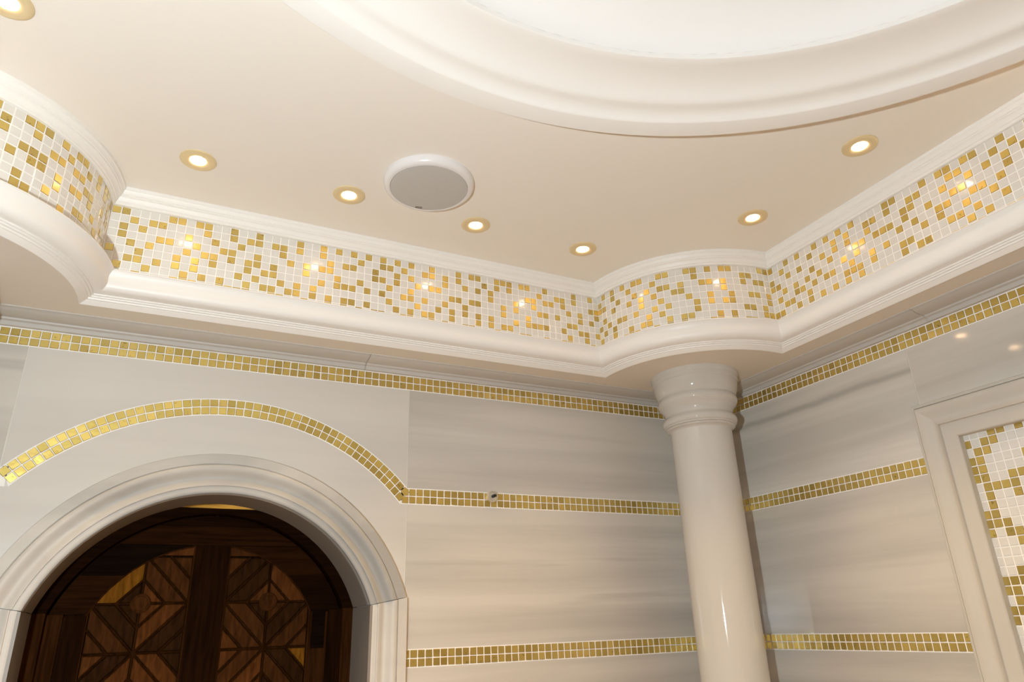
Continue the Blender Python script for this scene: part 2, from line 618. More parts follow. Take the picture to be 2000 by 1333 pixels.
def frieze(name, label, poly, place_fn, cols, gset, rest_from=None):
    """backing strip (structure) with its tiles as parts"""
    v, f = [], []
    n = len(poly)
    for z in (5.6, 14.85):
        v += [(x, y, z) for x, y in poly]
    f = [(k, k + 1, n + k + 1, n + k) for k in range(n - 1)]
    o = obj(name, v, f, MAT['grout'])
    autosmooth(o, 60)
    tag(o, label, 'mosaic frieze', kind='structure')
    rest = []
    for i in range(cols):
        x, y, rz = place_fn(i)
        for j in range(9):
            z, sz = (ZT - j - 0.5, 1.0) if j < 8 else (ZT - 8 - 0.10, 0.19)
            g = (i, j) in gset
            if not g and rest_from is not None and (j == 8 or i >= rest_from):
                rest.append(((x, y, z), rz, sz))
                continue
            place('gold_tile' if g else 'white_tile', GT if g else WT, (x, y, z), o, (0, 0, rz), (1, 1, sz) if sz != 1 else None)
    if rest: joined_tiles('white_tile', rest, MAT['white'], o)
    return o


TP = 0.035                       # tile face stands proud of the grout
fr_a = frieze('wall_frieze_back', 'straight white and gold mosaic frieze above the arched door', [(-93.0, -8.0), (-26.0, -8.0)],
              lambda i: (-92.886 + i + 0.49, -8 - TP, 0), 67, GA, 60)


def arc_fn(c, e1, e2, ph):
    def fn(i):
        a = (i + 0.5 + ph) / 18.0
        nx, ny = math.cos(a) * e1[0] + math.sin(a) * e2[0], math.cos(a) * e1[1] + math.sin(a) * e2[1]
        return c[0] + (18 + TP) * nx, c[1] + (18 + TP) * ny, math.atan2(nx, -ny)
    return fn


def arcpts(c, e1, e2, n=56):
    return [(c[0] + 18 * (math.cos(a) * e1[0] + math.sin(a) * e2[0]), c[1] + 18 * (math.cos(a) * e1[1] + math.sin(a) * e2[1]))
            for a in [PI / 2 * k / n for k in range(n + 1)]]


frieze('wall_frieze_corner', 'curved mosaic frieze bulging out above the corner column', arcpts((-8, -8), (-1, 0), (0, -1)),
       arc_fn((-8, -8), (-1, 0), (0, -1), 0.06), 28, GC)
frieze('wall_frieze_left', 'curved mosaic frieze bulging into the left edge of the photo', arcpts((-111, -8), (1, 0), (0, -1)),
       arc_fn((-111, -8), (1, 0), (0, -1), 0.22), 28, GL)
frieze('wall_frieze_right', 'straight mosaic frieze receding along the right wall', [(-8.0, -26.0), (-8.0, YF + 26)],
       lambda i: (-8.0 - TP, -25.9 - (i + 0.43), -PI / 2), 98, GB, 45)
# plain bulkhead faces out of view
for nm, pl, lb in (('wall_frieze_front', [(XL + 26, YF + 8), (-26, YF + 8)], 'plain bulkhead face on the wall behind the photographer'),
                   ('wall_frieze_side', [(XL + 8, -26), (XL + 8, YF + 26)], 'plain bulkhead face along the left wall')):
    (a, b), (c, d) = pl
    tag(obj(nm, [(a, b, 5.6), (c, d, 5.6), (c, d, 14.85), (a, b, 14.85)], [(0, 1, 2, 3)], MAT['plaster']), lb, 'bulkhead', kind='structure')
for k, (c, e1, e2) in enumerate(CORN[1:3]):
    pl = arcpts(c, e1, e2, 30)
    v = [(x, y, z) for z in (5.6, 14.85) for x, y in pl]
    n = len(pl)
    tag(obj(('wall_frieze_curve_front_right', 'wall_frieze_curve_front_left')[k], v, [(i, i + 1, n + i + 1, n + i) for i in range(n - 1)], MAT['plaster']),
        ('plain curved bulkhead bulge in the front right corner', 'plain curved bulkhead bulge in the front left corner')[k], 'bulkhead', kind='structure')

# ---------------------------------------------------------------- door wall
DCX, DCZ = -76.2, -35.72         # centre of the door arch
XA, XB = -98.98, -53.65          # slab joints either side of the door
ZSP = -29.45                     # springing
B0, B1, B2 = 0.0, -15.876, -35.694   # band centres
HB = 1.07
JT = 0.055


def arc(r, x0, x1, n=48, c=(DCX, DCZ)):
    """points of the arch of radius r from dx=x0 to dx=x1, left to right"""
    a0, a1 = math.acos(max(-1, min(1, x0 / r))), math.acos(max(-1, min(1, x1 / r)))
    return [(c[0] + r * math.cos(a0 + (a1 - a0) * k / n), c[1] + r * math.sin(a0 + (a1 - a0) * k / n)) for k in range(n + 1)]


# wall core with the door opening
hw = 18.4
op = [(DCX + hw, -ZF)] + [(DCX + hw, ZSP)] + arc(19.45, hw, -hw)[0:] + [(DCX - hw, ZSP), (DCX - hw, -ZF)]
poly = [(XL - 3, -ZF), (XL - 3, 20), (3, 20), (3, -ZF)] + op
v, f = prism_y(poly, 0.05, 7.2)
wall_back = tag(obj('wall_back', v, f, MAT['joint']), 'marble clad wall with the arched wooden door', 'wall', kind='structure')


def slabA(poly, m='marble_a'):
    v, f = prism_y(poly, 0.0, 0.12)
    return obj('marble_panel', v, f, MAT[m], wall_back)


ro, ri = 29.71 + HB, 29.71 - HB
dxo = XB - DCX - JT
slabA(rect(XL, XA - JT, B1 + HB, B0 - HB))
slabA([(XA + JT, B0 - HB), (XB - JT, B0 - HB)] + arc(ro, XB - JT - DCX, XA + JT - DCX), 'marble2')
dxi = math.sqrt(ri ** 2 - (B1 - HB - DCZ) ** 2)
zb = -30.5
slabA([(XA + JT, zb), (XA + JT, B1 - HB)] + arc(ri, -dxi, dxi) + [(XB - JT, B1 - HB), (XB - JT, zb)] + arc(22.6, 21.9, -21.9), 'marble2')
slabA(rect(XB + JT, 0.0, B1 + HB, B0 - HB))
slabA(rect(XB + JT, 0.0, B2 + HB, B1 - HB))
slabA(rect(XL, XA - JT, B2 + HB, B1 - HB))
slabA(rect(-54.2, 0.0, -72, B2 - HB))
slabA(rect(-54.2, 0.0, -ZF, -72 - 2 * JT))
slabA(rect(XL, -98.2, -72, B2 - HB))
slabA(rect(XL, -98.2, -ZF, -72 - 2 * JT))
slabA(rect(XL, 0.0, B0 + HB, 6.0), 'cornice')


# ---------------------------------------------------------------- gold bands
TY = -0.03


def band_strip_a(name, label, strips, tiles):
    """grout strips [(x0,x1,z0,z1)] on the door wall and tiles [(x, z, half)]"""
    x0 = strips[0][0]
    v, f = [], []
    for a, b, c, d in strips:
        q, g = prism_y(rect(a, b, c, d), 0.01, 0.12)
        n = len(v)
        v += q
        f += [tuple(i + n for i in t) for t in g]
    o = obj(name, v, f, MAT['grout'])
    tag(o, label, 'mosaic band', kind='structure')
    for x, z, hf in tiles:
        place('gold_tile', GH if hf else GT, (x, TY, z), o)
    return o


ks = [-101.101 + k + 0.5 for k in range(-18, 101)]
band_strip_a('trim_4', 'gold mosaic band under the cornice on the door wall', [(XL, 0.0, B0 - HB, B0 + HB)],
             [(x, s * 0.5, False) for x in ks if -118.6 < x < -0.4 for s in (1, -1)])
t = [(-53.362 + k + 0.5, B1 + s * 0.5, False) for k in range(0, 53) for s in (1, -1)]
t += [(-53.362 - 0.28, B1 + 0.5, True), (-53.362 - 0.5, B1 - 0.5, False)]
band_strip_a('trim_5', 'gold mosaic band between arch and column at mid height', [(XB - 0.8, 0.0, B1 - HB, B1 + HB)], t)
t = [(-99.3 - k - 0.5, B1 + s * 0.5, False) for k in range(0, 19) for s in (1, -1)]
band_strip_a('trim_6', 'short gold mosaic band left of the arch at the photo edge', [(XL, XA + 0.8, B1 - HB, B1 + HB)], t)
t = [(-52.757 + k + 0.5, B2 + s * 0.5, False) for k in range(0, 52) for s in (1, -1)] + [(-53.03, B2 + s * 0.5, True) for s in (1, -1)]
band_strip_a('trim_7', 'lowest gold mosaic band from door casing to column', [(-54.4, 0.0, B2 - HB, B2 + HB)], t)
t = [(-99.2 - k - 0.5, B2 + s * 0.5, False) for k in range(0, 19) for s in (1, -1)]
band_strip_a('trim_8', 'lowest gold mosaic band left of the door out of view', [(XL, -98.3, B2 - HB, B2 + HB)], t)
# arched band
pl = arc(ro, -(XB - DCX), XB - DCX, 72) + arc(ri, dxi, -dxi, 72)
n = 73
v = [(x, y, z) for y in (0.01, 0.12) for x, z in pl]
f = []
for k in range(72):
    a, b, c, d = k, k + 1, 2 * n - 2 - k, 2 * n - 1 - k
    f += [(a, b, c, d), (2 * n + d, 2 * n + c, 2 * n + b, 2 * n + a)]
ab = tag(obj('trim_9', v, f, MAT['grout']), 'arched gold mosaic band sweeping over the door', 'mosaic band', kind='structure')
a_half = math.asin(22.25 / 29.71)
NT = 50
for k in range(NT):
    th = -a_half + 2 * a_half * (k + 0.5) / NT
    for r in (29.71 + 0.5, 29.71 - 0.5):
        x, z = DCX + r * math.sin(th), DCZ + r * math.cos(th)
        sx = (2 * a_half / NT * r - 0.10) / 0.885
        place('gold_tile', GT, (x, TY, z), ab, (0, th, 0), (sx, 1, 1))

# ---------------------------------------------------------------- right wall
YP = -38.2
FY0, FY1, FZ0, FZ1 = -37.35, -84.0, -8.65, -82.0     # outer edges of the mosaic frame
v, f = prism_x([(0.09, -ZF), (0.09, 20), (YF - 3, 20), (YF - 3, -ZF)], 0.35, 6)
wall_right = tag(obj('wall_right', v, f, MAT['joint']), 'marble clad right wall with the framed mosaic', 'wall', kind='structure')


def slabB(y0, y1, z0, z1, m='marble'):
    v, f = prism_x([(y0, z0), (y1, z0), (y1, z1), (y0, z1)], 0.0, 0.36)
    return obj('marble_panel', v, f, MAT[m], wall_right)


slabB(0, YP + JT, B1 + HB, B0 - HB, 'marble_v')
slabB(YP - JT, FY1 - 6, FZ0 - 0.6, B0 - HB)
slabB(0, FY0 - 0.4, B2 + HB, B1 - HB)
slabB(0, FY0 - 0.4, -ZF, B2 - HB)
slabB(FY1 + 0.4, YF, B1 + HB, FZ0 - 0.7)
slabB(FY1 - 6.1, YF, FZ0 - 0.6, B0 - HB)
slabB(FY1 + 0.4, YF, B2 + HB, B1 - HB)
slabB(FY1 + 0.4, YF, -ZF, B2 - HB)
slabB(FY0 - 0.5, FY1 + 0.5, -ZF, FZ1 + 0.4)
slabB(0, YF, B0 + HB, 6.0, 'cornice')
v, f = prism_x([(YP + 0.4, FZ0 - 0.6), (YP - 0.4, FZ0 - 0.6), (YP - 0.4, B0 - HB), (YP + 0.4, B0 - HB)], 0.04, 0.36)
obj('joint_filler', v, f, MAT['joint'], wall_right)


def band_b(name, label, y0, y1, zc, ph, n):
    v, f = prism_x([(y0, zc - HB), (y1, zc - HB), (y1, zc + HB), (y0, zc + HB)], 0.01, 0.36)
    o = tag(obj(name, v, f, MAT['grout']), label, 'mosaic band', kind='structure')
    for k in range(-9, n):
        y = ph - k - 0.5
        if y > y0 - 0.35 or y < y1 + 0.35: continue
        for s in (1, -1):
            place('gold_tile', GT, (TY, y, zc + s * 0.5), o, (0, 0, -PI / 2))
    # cut tile where the band meets the frame
    return o


band_b('trim_10', 'gold mosaic band under the cornice on the right wall', 0.0, -112.0, B0, -9.496, 102)
b = band_b('trim_11', 'gold mosaic band right of the column at mid height', 0.0, -37.85, B1, -6.168, 31)
for s in (1, -1): place('gold_tile', GH, (TY, -37.47, B1 + s * 0.5), b, (0, 0, -PI / 2), (1.35, 1, 1))
b = band_b('trim_12', 'lowest gold mosaic band right of the column', 0.0, -37.85, B2, -6.308, 31)
for s in (1, -1): place('gold_tile', GH, (TY, -37.58, B2 + s * 0.5), b, (0, 0, -PI / 2), (1.25, 1, 1))

# left wall and the wall behind the camera (out of view)
v, f = prism_x([(0.09, -ZF), (0.09, 20), (YF - 3, 20), (YF - 3, -ZF)], XL - 3, XL)
tag(obj('wall_left', v, f, MAT['panelling']), 'plain brown left wall beyond the photo edge', 'wall', kind='structure')
v, f = prism_y(rect(XL - 3, 3, -ZF, 20), YF - 3, YF)
tag(obj('wall_front', v, f, MAT['panelling']), 'plain brown wall behind the photographer', 'wall', kind='structure')

# ---------------------------------------------------------------- marble cornice under the soffit
cor_prof = [(0.0, 1.08), (0.40, 1.10), (0.44, 1.16), (0.46, 1.56), (0.56, 1.62), (0.72, 1.62), (0.84, 1.68), (0.90, 1.80), (0.90, 1.86),
            (1.06, 1.88), (1.40, 1.89), (1.80, 1.93), (2.20, 1.99), (2.60, 2.08), (2.86, 2.18), (2.98, 2.24), (3.22, 2.25),
            (3.34, 2.30), (3.36, 2.42)]


def cornice(name, label, runs, wall):
    o = empty(name, (0, 0, 1.1), label, 'cornice', kind='structure')
    n = len(cor_prof)
    for a, b in runs:
        v = []
        for s in (a, b):
            for d, z in cor_prof:
                m = s if s != 0 else -d          # mitre at the corner
                v.append((m, -d, z) if wall == 'A' else (-d, m, z))
        f = [(i, i + 1, n + i + 1, n + i) for i in range(n - 1)]
        c = obj('cornice_length', v, f, MAT['cornice'], o)
        autosmooth(c, 28)
    return o


cornice('trim_13', 'grey marble cornice along the top of the door wall', [(XL, -60.25), (-60.21, 0)], 'A')
cornice('trim_14', 'grey marble cornice along the top of the right wall', [(0, -42.16), (-42.2, -108), (-108.04, YF)], 'B')

# ---------------------------------------------------------------- door casing
# profile: w from the outer edge inwards, d out from the wall
cas_prof = [(0.0, 0.0), (0.0, 0.92), (0.06, 1.00), (1.16, 1.06), (1.22, 1.02), (1.26, 0.94), (1.30, 1.16), (1.38, 1.34), (1.55, 1.46), (1.78, 1.50),
            (2.00, 1.44), (2.22, 1.28), (2.44, 1.06), (2.66, 0.88), (2.86, 0.80), (3.02, 0.82), (3.20, 0.94), (3.40, 1.12), (3.60, 1.26), (3.76, 1.32),
            (3.84, 1.30), (3.87, 1.16), (3.92, 1.14), (4.20, 1.16), (4.46, 1.10), (4.62, 0.98), (4.68, 0.86), (4.68, -0.2)]
RO = 23.62
cas = empty('trim_15', (DCX, 0, -ZF), 'moulded pale marble casing around the arched door', 'door casing', kind='structure')
NA = 64
v, f = [], []
n = len(cas_prof)
zj = lambda w: -28.62 - 0.18 * w          # springing joint falls slightly inwards
for k in range(NA + 1):
    for w, d in cas_prof:
        r = RO - w
        a0 = math.asin((zj(w) + 0.02 - DCZ) / r)
        a = PI - a0 + (2 * a0 - PI) * k / NA
        v.append((DCX + r * math.cos(a), -d, DCZ + r * math.sin(a)))
for k in range(NA):
    for i in range(n - 1):
        f.append((k * n + i, k * n + i + 1, (k + 1) * n + i + 1, (k + 1) * n + i))
autosmooth(obj('arch_casing', v, f, MAT['stone_arch'], cas), 30)
for s in (-1, 1):
    v, f = [], []
    xo = 22.68
    for z in (None, -ZF):
        for w, d in cas_prof:
            v.append((DCX + s * (xo - w), -d, zj(w) - 0.02 if z is None else z))
    f = [(i, i + 1, n + i + 1, n + i) for i in range(n - 1)]
    f.append(tuple(range(n)))
    autosmooth(obj('jamb_casing', v, f, MAT['stone'], cas), 30)
# reveal
RI = 18.95
hi = math.sqrt(RI ** 2 - (ZSP - DCZ) ** 2)
pts = arc(RI, -hi, hi, 56)
v = [(x, y, z) for y in (-1.1, 7.2) for x, z in pts]
n = len(pts)
f = [(k, k + 1, n + k + 1, n + k) for k in range(n - 1)]
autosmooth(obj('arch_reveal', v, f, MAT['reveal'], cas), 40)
for s in (-1, 1):
    v, f = prism_y(rect(DCX + s * hi, DCX + s * (hi + 0.4), -ZF, ZSP - 0.06), -1.1, 7.2)
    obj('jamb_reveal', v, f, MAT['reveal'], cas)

# ---------------------------------------------------------------- wooden door
door = empty('door_1', (DCX, 8.5, -ZF), 'dark carved wooden double door with arched lattice panels', 'door', kind='structure')
# frame: arched ring with a flat top
ztop = -17.30
RFO, RFI = 20.2, 17.72
xf = math.sqrt(RFI ** 2 - (ZSP - DCZ) ** 2)
xo_ = math.sqrt(RFO ** 2 - (ZSP - DCZ) ** 2)
xt = math.sqrt(RFO ** 2 - (ztop - DCZ) ** 2)
left_out = arc(RFO, -xo_, -xt, 24)
right_out = arc(RFO, xt, xo_, 24)
frm = left_out + right_out + arc(RFI, xf, -xf, 60)
v, f = prism_y(frm, 7.25, 9.2)
obj('frame_head', v, f, WOODX[0], door)
for s in (-1, 1):
    v, f = prism_y(rect(DCX + s * xf, DCX + s * xo_, -ZF, ZSP - 0.03), 7.25, 9.2)
    obj('frame_jamb', v, f, WOODZ[1], door)
# space behind the frame, shut by added dark boards that block light
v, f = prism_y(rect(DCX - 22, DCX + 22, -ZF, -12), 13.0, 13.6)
obj('back_light_stop', v, f, MAT['dark'], door)
v, f = prism_y(rect(DCX - 8, DCX + 8, -19.0, -14.6), 12.0, 12.4)
obj('lintel_board', v, f, MAT['lacquer'], door)
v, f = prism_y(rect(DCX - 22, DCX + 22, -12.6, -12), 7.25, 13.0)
obj('head_board', v, f, MAT['dark'], door)  # unseen dark lid, added to keep stray light out
gl_d = bpy.data.lights.new('lintel_fill_light', 'AREA')  # added unseen light on the lintel board, standing in for the room beyond
gl_d.shape = 'RECTANGLE'
gl_d.size, gl_d.size_y = 8 * P, 0.6 * P
gl_d.energy = 0.055
gl_d.color = (1.0, 0.72, 0.34)
gl = bpy.data.objects.new('lintel_fill_light', gl_d)
gl.location = W(DCX, 10.0, -14.3)
gl.rotation_euler = (math.radians(50), 0, 0)
COL.objects.link(gl)

RP = 14.05                        # radius of the arched panel heads
YB, YS, YM, YP_ = 9.25, 8.72, 8.62, 8.42   # backing, strips, lattice mouldings, rails


def clip(poly, inside, cross):
    out = []
    n = len(poly)
    for i in range(n):
        a, b = poly[i], poly[(i + 1) % n]
        ia, ib = inside(a), inside(b)
        if ia: out.append(a)
        if ia != ib: out.append(cross(a, b))
    return out


def clip_half(poly, nx, nz, c):
    """keep nx*x+nz*z <= c"""
    fn = lambda p: nx * p[0] + nz * p[1] - c

    def cr(a, b):
        fa, fb = fn(a), fn(b)
        t = fa / (fa - fb)
        return (a[0] + (b[0] - a[0]) * t, a[1] + (b[1] - a[1]) * t)
    return clip(poly, lambda p: fn(p) <= 1e-9, cr)


def clip_disc(poly, r):
    for k in range(72):
        a = 2 * PI * k / 72
        if math.sin(a) < -0.2: continue
        nx, nz = math.cos(a), math.sin(a)
        poly = clip_half(poly, nx, nz, r * 1.0005 + nx * DCX + nz * DCZ)
        if len(poly) < 3: return []
    return poly


def area(p):
    return abs(sum(p[i][0] * p[(i + 1) % len(p)][1] - p[(i + 1) % len(p)][0] * p[i][1] for i in range(len(p)))) / 2


def inset(poly, d):
    """inset a convex polygon"""
    n = len(poly)
    s = sum(poly[i][0] * poly[(i + 1) % n][1] - poly[(i + 1) % n][0] * poly[i][1] for i in range(n))
    if s < 0: poly = poly[::-1]
    out = poly
    for i in range(n):
        a, b = poly[i], poly[(i + 1) % n]
        l = math.hypot(b[0] - a[0], b[1] - a[1])
        if l < 1e-4: continue
        nx, nz = (b[1] - a[1]) / l, -(b[0] - a[0]) / l      # outward for ccw
        out = clip_half(out, nx, nz, nx * a[0] + nz * a[1] - d)
        if len(out) < 3: return []
    return out


def bevel_piece(poly, y0, y1, b):
    """convex polygon piece with a chamfered face"""
    q = inset(poly, b)
    n = len(poly)
    if len(q) < 3 or len(q) != n:
        return prism_y(poly, y0, y1)
    s = sum(poly[i][0] * poly[(i + 1) % n][1] - poly[(i + 1) % n][0] * poly[i][1] for i in range(n))
    if s < 0: poly = poly[::-1]
    # match start vertex
    j0 = min(range(n), key=lambda j: (q[j][0] - poly[0][0]) ** 2 + (q[j][1] - poly[0][1]) ** 2)
    q = q[j0:] + q[:j0]
    v = [(x, y0, z) for x, z in q] + [(x, y0 + b, z) for x, z in poly] + [(x, y1, z) for x, z in poly]
    f = [tuple(range(n))]
    for o in (0, n):
        f += [(o + i, o + (i + 1) % n, o + n + (i + 1) % n, o + n + i) for i in range(n)]
    return v, f


def cleanup(p):
    out = []
    for q in p:
        if not out or math.hypot(q[0] - out[-1][0], q[1] - out[-1][1]) > 0.02: out.append(q)
    if len(out) > 2 and math.hypot(out[0][0] - out[-1][0], out[0][1] - out[-1][1]) < 0.02: out.pop()
    return out


wr = random.Random(12)
CW, CH = 5.22, 5.43
leaf_poly = clip_disc(rect(DCX - 18.1, DCX + 18.1, -ZF + 0.5, -10), 18.2)
v, f = prism_y(leaf_poly, YB, YB + 0.6)
leaf = obj('door_leaf', v, f, WOODZ[0], door)
v, f = prism_y(rect(DCX - 2.0, DCX + 2.0, -ZF + 0.5, -21.75), YP_ - 0.02, YB)
obj('stile', v, f, WOODZ[0], leaf)
# boards across the arched head
for q, (z0, z1) in enumerate(((-21.73, -19.45), (-19.41, -17.9))):
    o_ = []
    zl = [z0 + (z1 - z0) * k / 10 for k in range(11)]
    xs = [math.sqrt(max(0.05, 17.5 ** 2 - (z - DCZ) ** 2)) for z in zl]
    poly = [(DCX - x, z) for x, z in zip(xs, zl)] + [(DCX + x, z) for x, z in list(zip(xs, zl))[::-1]]
    v, f = prism_y(poly, YP_ + 0.02 * q, YB)
    obj('head_board', v, f, WOODX[(1, 0)[q]], leaf)
for side in (-1, 1):
    xc = DCX + side * 7.28         # lattice centre line of this panel
    x_in, x_out = DCX + side * 2.02, DCX + side * 12.6
    lo, hi_ = min(x_in, x_out), max(x_in, x_out)
    zst = -29.6
    xs_ = [(12.6, 14.9), (14.94, 17.5)]
    for q, (a, b) in enumerate(xs_):
        v, f = prism_y(rect(DCX + side * a, DCX + side * b, -ZF + 0.5, zst if q else zst - 0.2), YP_, YB)
        obj('stile', v, f, WOODZ[(q + (side > 0)) % 2], leaf)
    if side > 0:
        v, f = prism_y(rect(DCX + 12.9, DCX + 14.6, zst - 4.6, zst - 0.1), YP_ - 0.03, YP_)
        obj('stile', v, f, WOODX[2], leaf)
    # lower head boards between panel arch and frame
    zz = [-29.56, -25.35, -21.77]
    for q in range(2):
        z0, z1 = zz[q] + 0.02, zz[q + 1] - 0.02
        o_, i_ = [], []
        for k in range(15):
            z = z0 + (z1 - z0) * k / 14
            dz = z - DCZ
            o_.append((DCX + side * math.sqrt(17.5 ** 2 - dz ** 2), z))
            xi = max(2.0, math.sqrt(max(0.0, RP ** 2 - dz ** 2)))
            i_.append((DCX + side * xi, z))
        poly = o_ + i_[::-1]
        v, f = prism_y(poly, YP_ + 0.015 * (q + 1), YB)
        obj('head_board', v, f, WOODX[(1, 2)[q] if side < 0 else (0, 1)[q]], leaf)
    # diagonal strips, cell by cell
    lat = 0.13
    znode = -28.52
    for row in range(-1, 9):
        z1 = znode - CH * row         # upper edge of the cell row
        z0 = z1 - CH
        ros_top = (row % 2 == 0)      # rosette level at the upper edge of even rows
        for cs in (-1, 1):
            xa_, xb_ = sorted((xc, xc + cs * CW))
            # coordinates a,b in [0,1] measured from the rosette corner
            for band in range(4):
                lo_, up_ = band * 0.5, (band + 1) * 0.5
                quad = [(0, 0), (1, 0), (1, 1), (0, 1)]
                quad = clip_half(quad, 1, 1, up_)
                quad = clip_half(quad, -1, -1, -lo_)
                if len(quad) < 3: continue
                zr = z1 if ros_top else z0
                sg = -1 if ros_top else 1
                poly = [(xc + cs * CW * a, zr + sg * CH * b) for a, b in quad]
                if row == -1:
                    # cell row above the upper rosette reaches to the arch
                    pass
                poly = clip_half(poly, 1, 0, hi_)
                poly = clip_half(poly, -1, 0, -lo)
                poly = clip_disc(poly, RP) if z1 > -30 else poly
                if len(poly) < 3 or area(poly) < 0.08: continue
                poly = cleanup(poly)
                poly = cleanup(inset(poly, lat))
                if len(poly) < 3 or area(poly) < 0.05: continue
                v, f = bevel_piece(poly, YS - 0.06 * (wr.random()), YB, 0.10)
                mi = wr.choice([0, 0, 1, 1, 2, 2, 1])
                if side < 0 and row == -1 and cs == -1 and band == 1: mi = 3
                if side > 0 and row == 1 and cs == 1 and band == 3: mi = 3
                obj('strip', v, f, WOODD[mi], leaf)
    # top infill above the upper cells, next to the middle stile
    poly = rect(*sorted((xc, x_in)), znode + CH, -20)
    poly = clip_disc(poly, RP)
    if len(poly) > 2:
        poly = cleanup(inset(cleanup(poly), lat))
        if len(poly) > 2:
            v, f = bevel_piece(poly, YS, YB, 0.1)
            obj('strip', v, f, WOODD[0 if side < 0 else 1], leaf)

    # lattice mouldings between the strips
    def bar(a, b, w=0.20):
        l = math.hypot(b[0] - a[0], b[1] - a[1])
        if l < 0.2: return
        dx, dz = (b[0] - a[0]) / l, (b[1] - a[1]) / l
        nx, nz = -dz * w / 2, dx * w / 2
        v = []
        for p in (a, b):
            v += [(p[0] + nx, YB, p[1] + nz), (p[0] + nx * 0.9, YM, p[1] + nz * 0.9), (p[0], YM - 0.09, p[1]),
                  (p[0] - nx * 0.9, YM, p[1] - nz * 0.9), (p[0] - nx, YB, p[1] - nz)]
        f = [(i, i + 1, 6 + i, 5 + i) for i in range(4)] + [(0, 1, 2, 3, 4), (9, 8, 7, 6, 5)]
        obj('lattice_moulding', v, f, WOODZ[1], leaf)

    def seg(a, b):
        """clip a segment to the panel and build it"""
        ts = [0.0, 1.0]
        def inside(t):
            x, z = a[0] + (b[0] - a[0]) * t, a[1] + (b[1] - a[1]) * t
            return lo <= x <= hi_ and (z < DCZ + 2 or math.hypot(x - DCX, z - DCZ) <= RP)
        good = [k / 60 for k in range(61) if inside(k / 60)]
        if len(good) < 4: return
        g0, g1 = good[0], good[-1]
        bar((a[0] + (b[0] - a[0]) * g0, a[1] + (b[1] - a[1]) * g0), (a[0] + (b[0] - a[0]) * g1, a[1] + (b[1] - a[1]) * g1))
    for row in range(-1, 9):
        z1 = znode - CH * row
        z0 = z1 - CH
        if row >= 0 or True: seg((xc - CW * 1.02, z0), (xc + CW * 1.02, z0))
        seg((xc, z1), (xc, z0))
        zr, sg = (z1, -1) if row % 2 == 0 else (z0, 1)
        for cs in (-1, 1):
            for s_ in (0.5, 1.0, 1.5):
                if s_ <= 1: A, B = (s_, 0), (0, s_)
                else: A, B = (1, s_ - 1), (s_ - 1, 1)
                seg((xc + cs * CW * A[0], zr + sg * CH * A[1]), (xc + cs * CW * B[0], zr + sg * CH * B[1]))
    # rim moulding around the panel
    rim = [(p[0], p[1]) for p in arc(RP, *sorted((side * 2.02, side * 12.6)), 22)]
    for k in range(22): bar(rim[k], rim[k + 1], 0.34)
    for x in (x_in, x_out):
        zt = DCZ + math.sqrt(max(0, RP ** 2 - (x - DCX) ** 2))
        bar((x, -72), (x, zt), 0.34)
    # rosettes
    for row in (0, 2, 4):
        zc = znode - CH * row
        v, f = [], []
        n = 24
        rings = [(1.12, YB), (1.12, YM - 0.05), (1.0, YM - 0.2), (0.84, YM - 0.2), (0.78, YM - 0.28), (0.0001, YM - 0.34)]
        for r, y in rings:
            v += [(xc + r * math.cos(2 * PI * k / n), y, zc + r * math.sin(2 * PI * k / n)) for k in range(n)]
        for i in range(len(rings) - 1):
            f += [(i * n + k, i * n + (k + 1) % n, (i + 1) * n + (k + 1) % n, (i + 1) * n + k) for k in range(n)]
        autosmooth(obj('rosette', v, f, WOODD[1], leaf), 30)

# ---------------------------------------------------------------- framed mosaic on the right wall
mos = empty('framed_mosaic', (0, -60, FZ1), 'white and gold mosaic in a moulded cream marble frame', 'mosaic panel')
fp = [(0.0, 0.05), (0.0, -0.60), (0.08, -0.70), (0.40, -0.76), (0.44, -0.58), (0.52, -0.58), (0.56, -0.96), (0.68, -1.10), (0.95, -1.12),
      (1.3, -1.00), (1.7, -0.78), (2.05, -0.62), (2.35, -0.60), (2.65, -0.72), (2.90, -0.94), (3.04, -1.00), (3.08, -0.70), (3.18, -0.68),
      (4.50, -0.74), (4.70, -0.70), (4.80, -0.58), (4.80, 0.35)]
n = len(fp)


def frame_member(kind):
    v = []
    for e in (0, 1):
        for w, d in fp:
            if kind == 'L': p = (FY0 - w, (FZ0 - w) if e else (FZ1 + w))
            elif kind == 'R': p = (FY1 + w, (FZ0 - w) if e else (FZ1 + w))
            elif kind == 'T': p = ((FY0 - w) if e else (FY1 + w), FZ0 - w)
            else: p = ((FY0 - w) if e else (FY1 + w), FZ1 + w)
            v.append((d, p[0], p[1]))
    f = [(i, i + 1, n + i + 1, n + i) for i in range(n - 1)]
    o = obj({'L': 'frame_stile', 'R': 'frame_stile', 'T': 'frame_rail', 'B': 'frame_rail'}[kind], v, f, MAT['frame'], mos)
    autosmooth(o, 30)


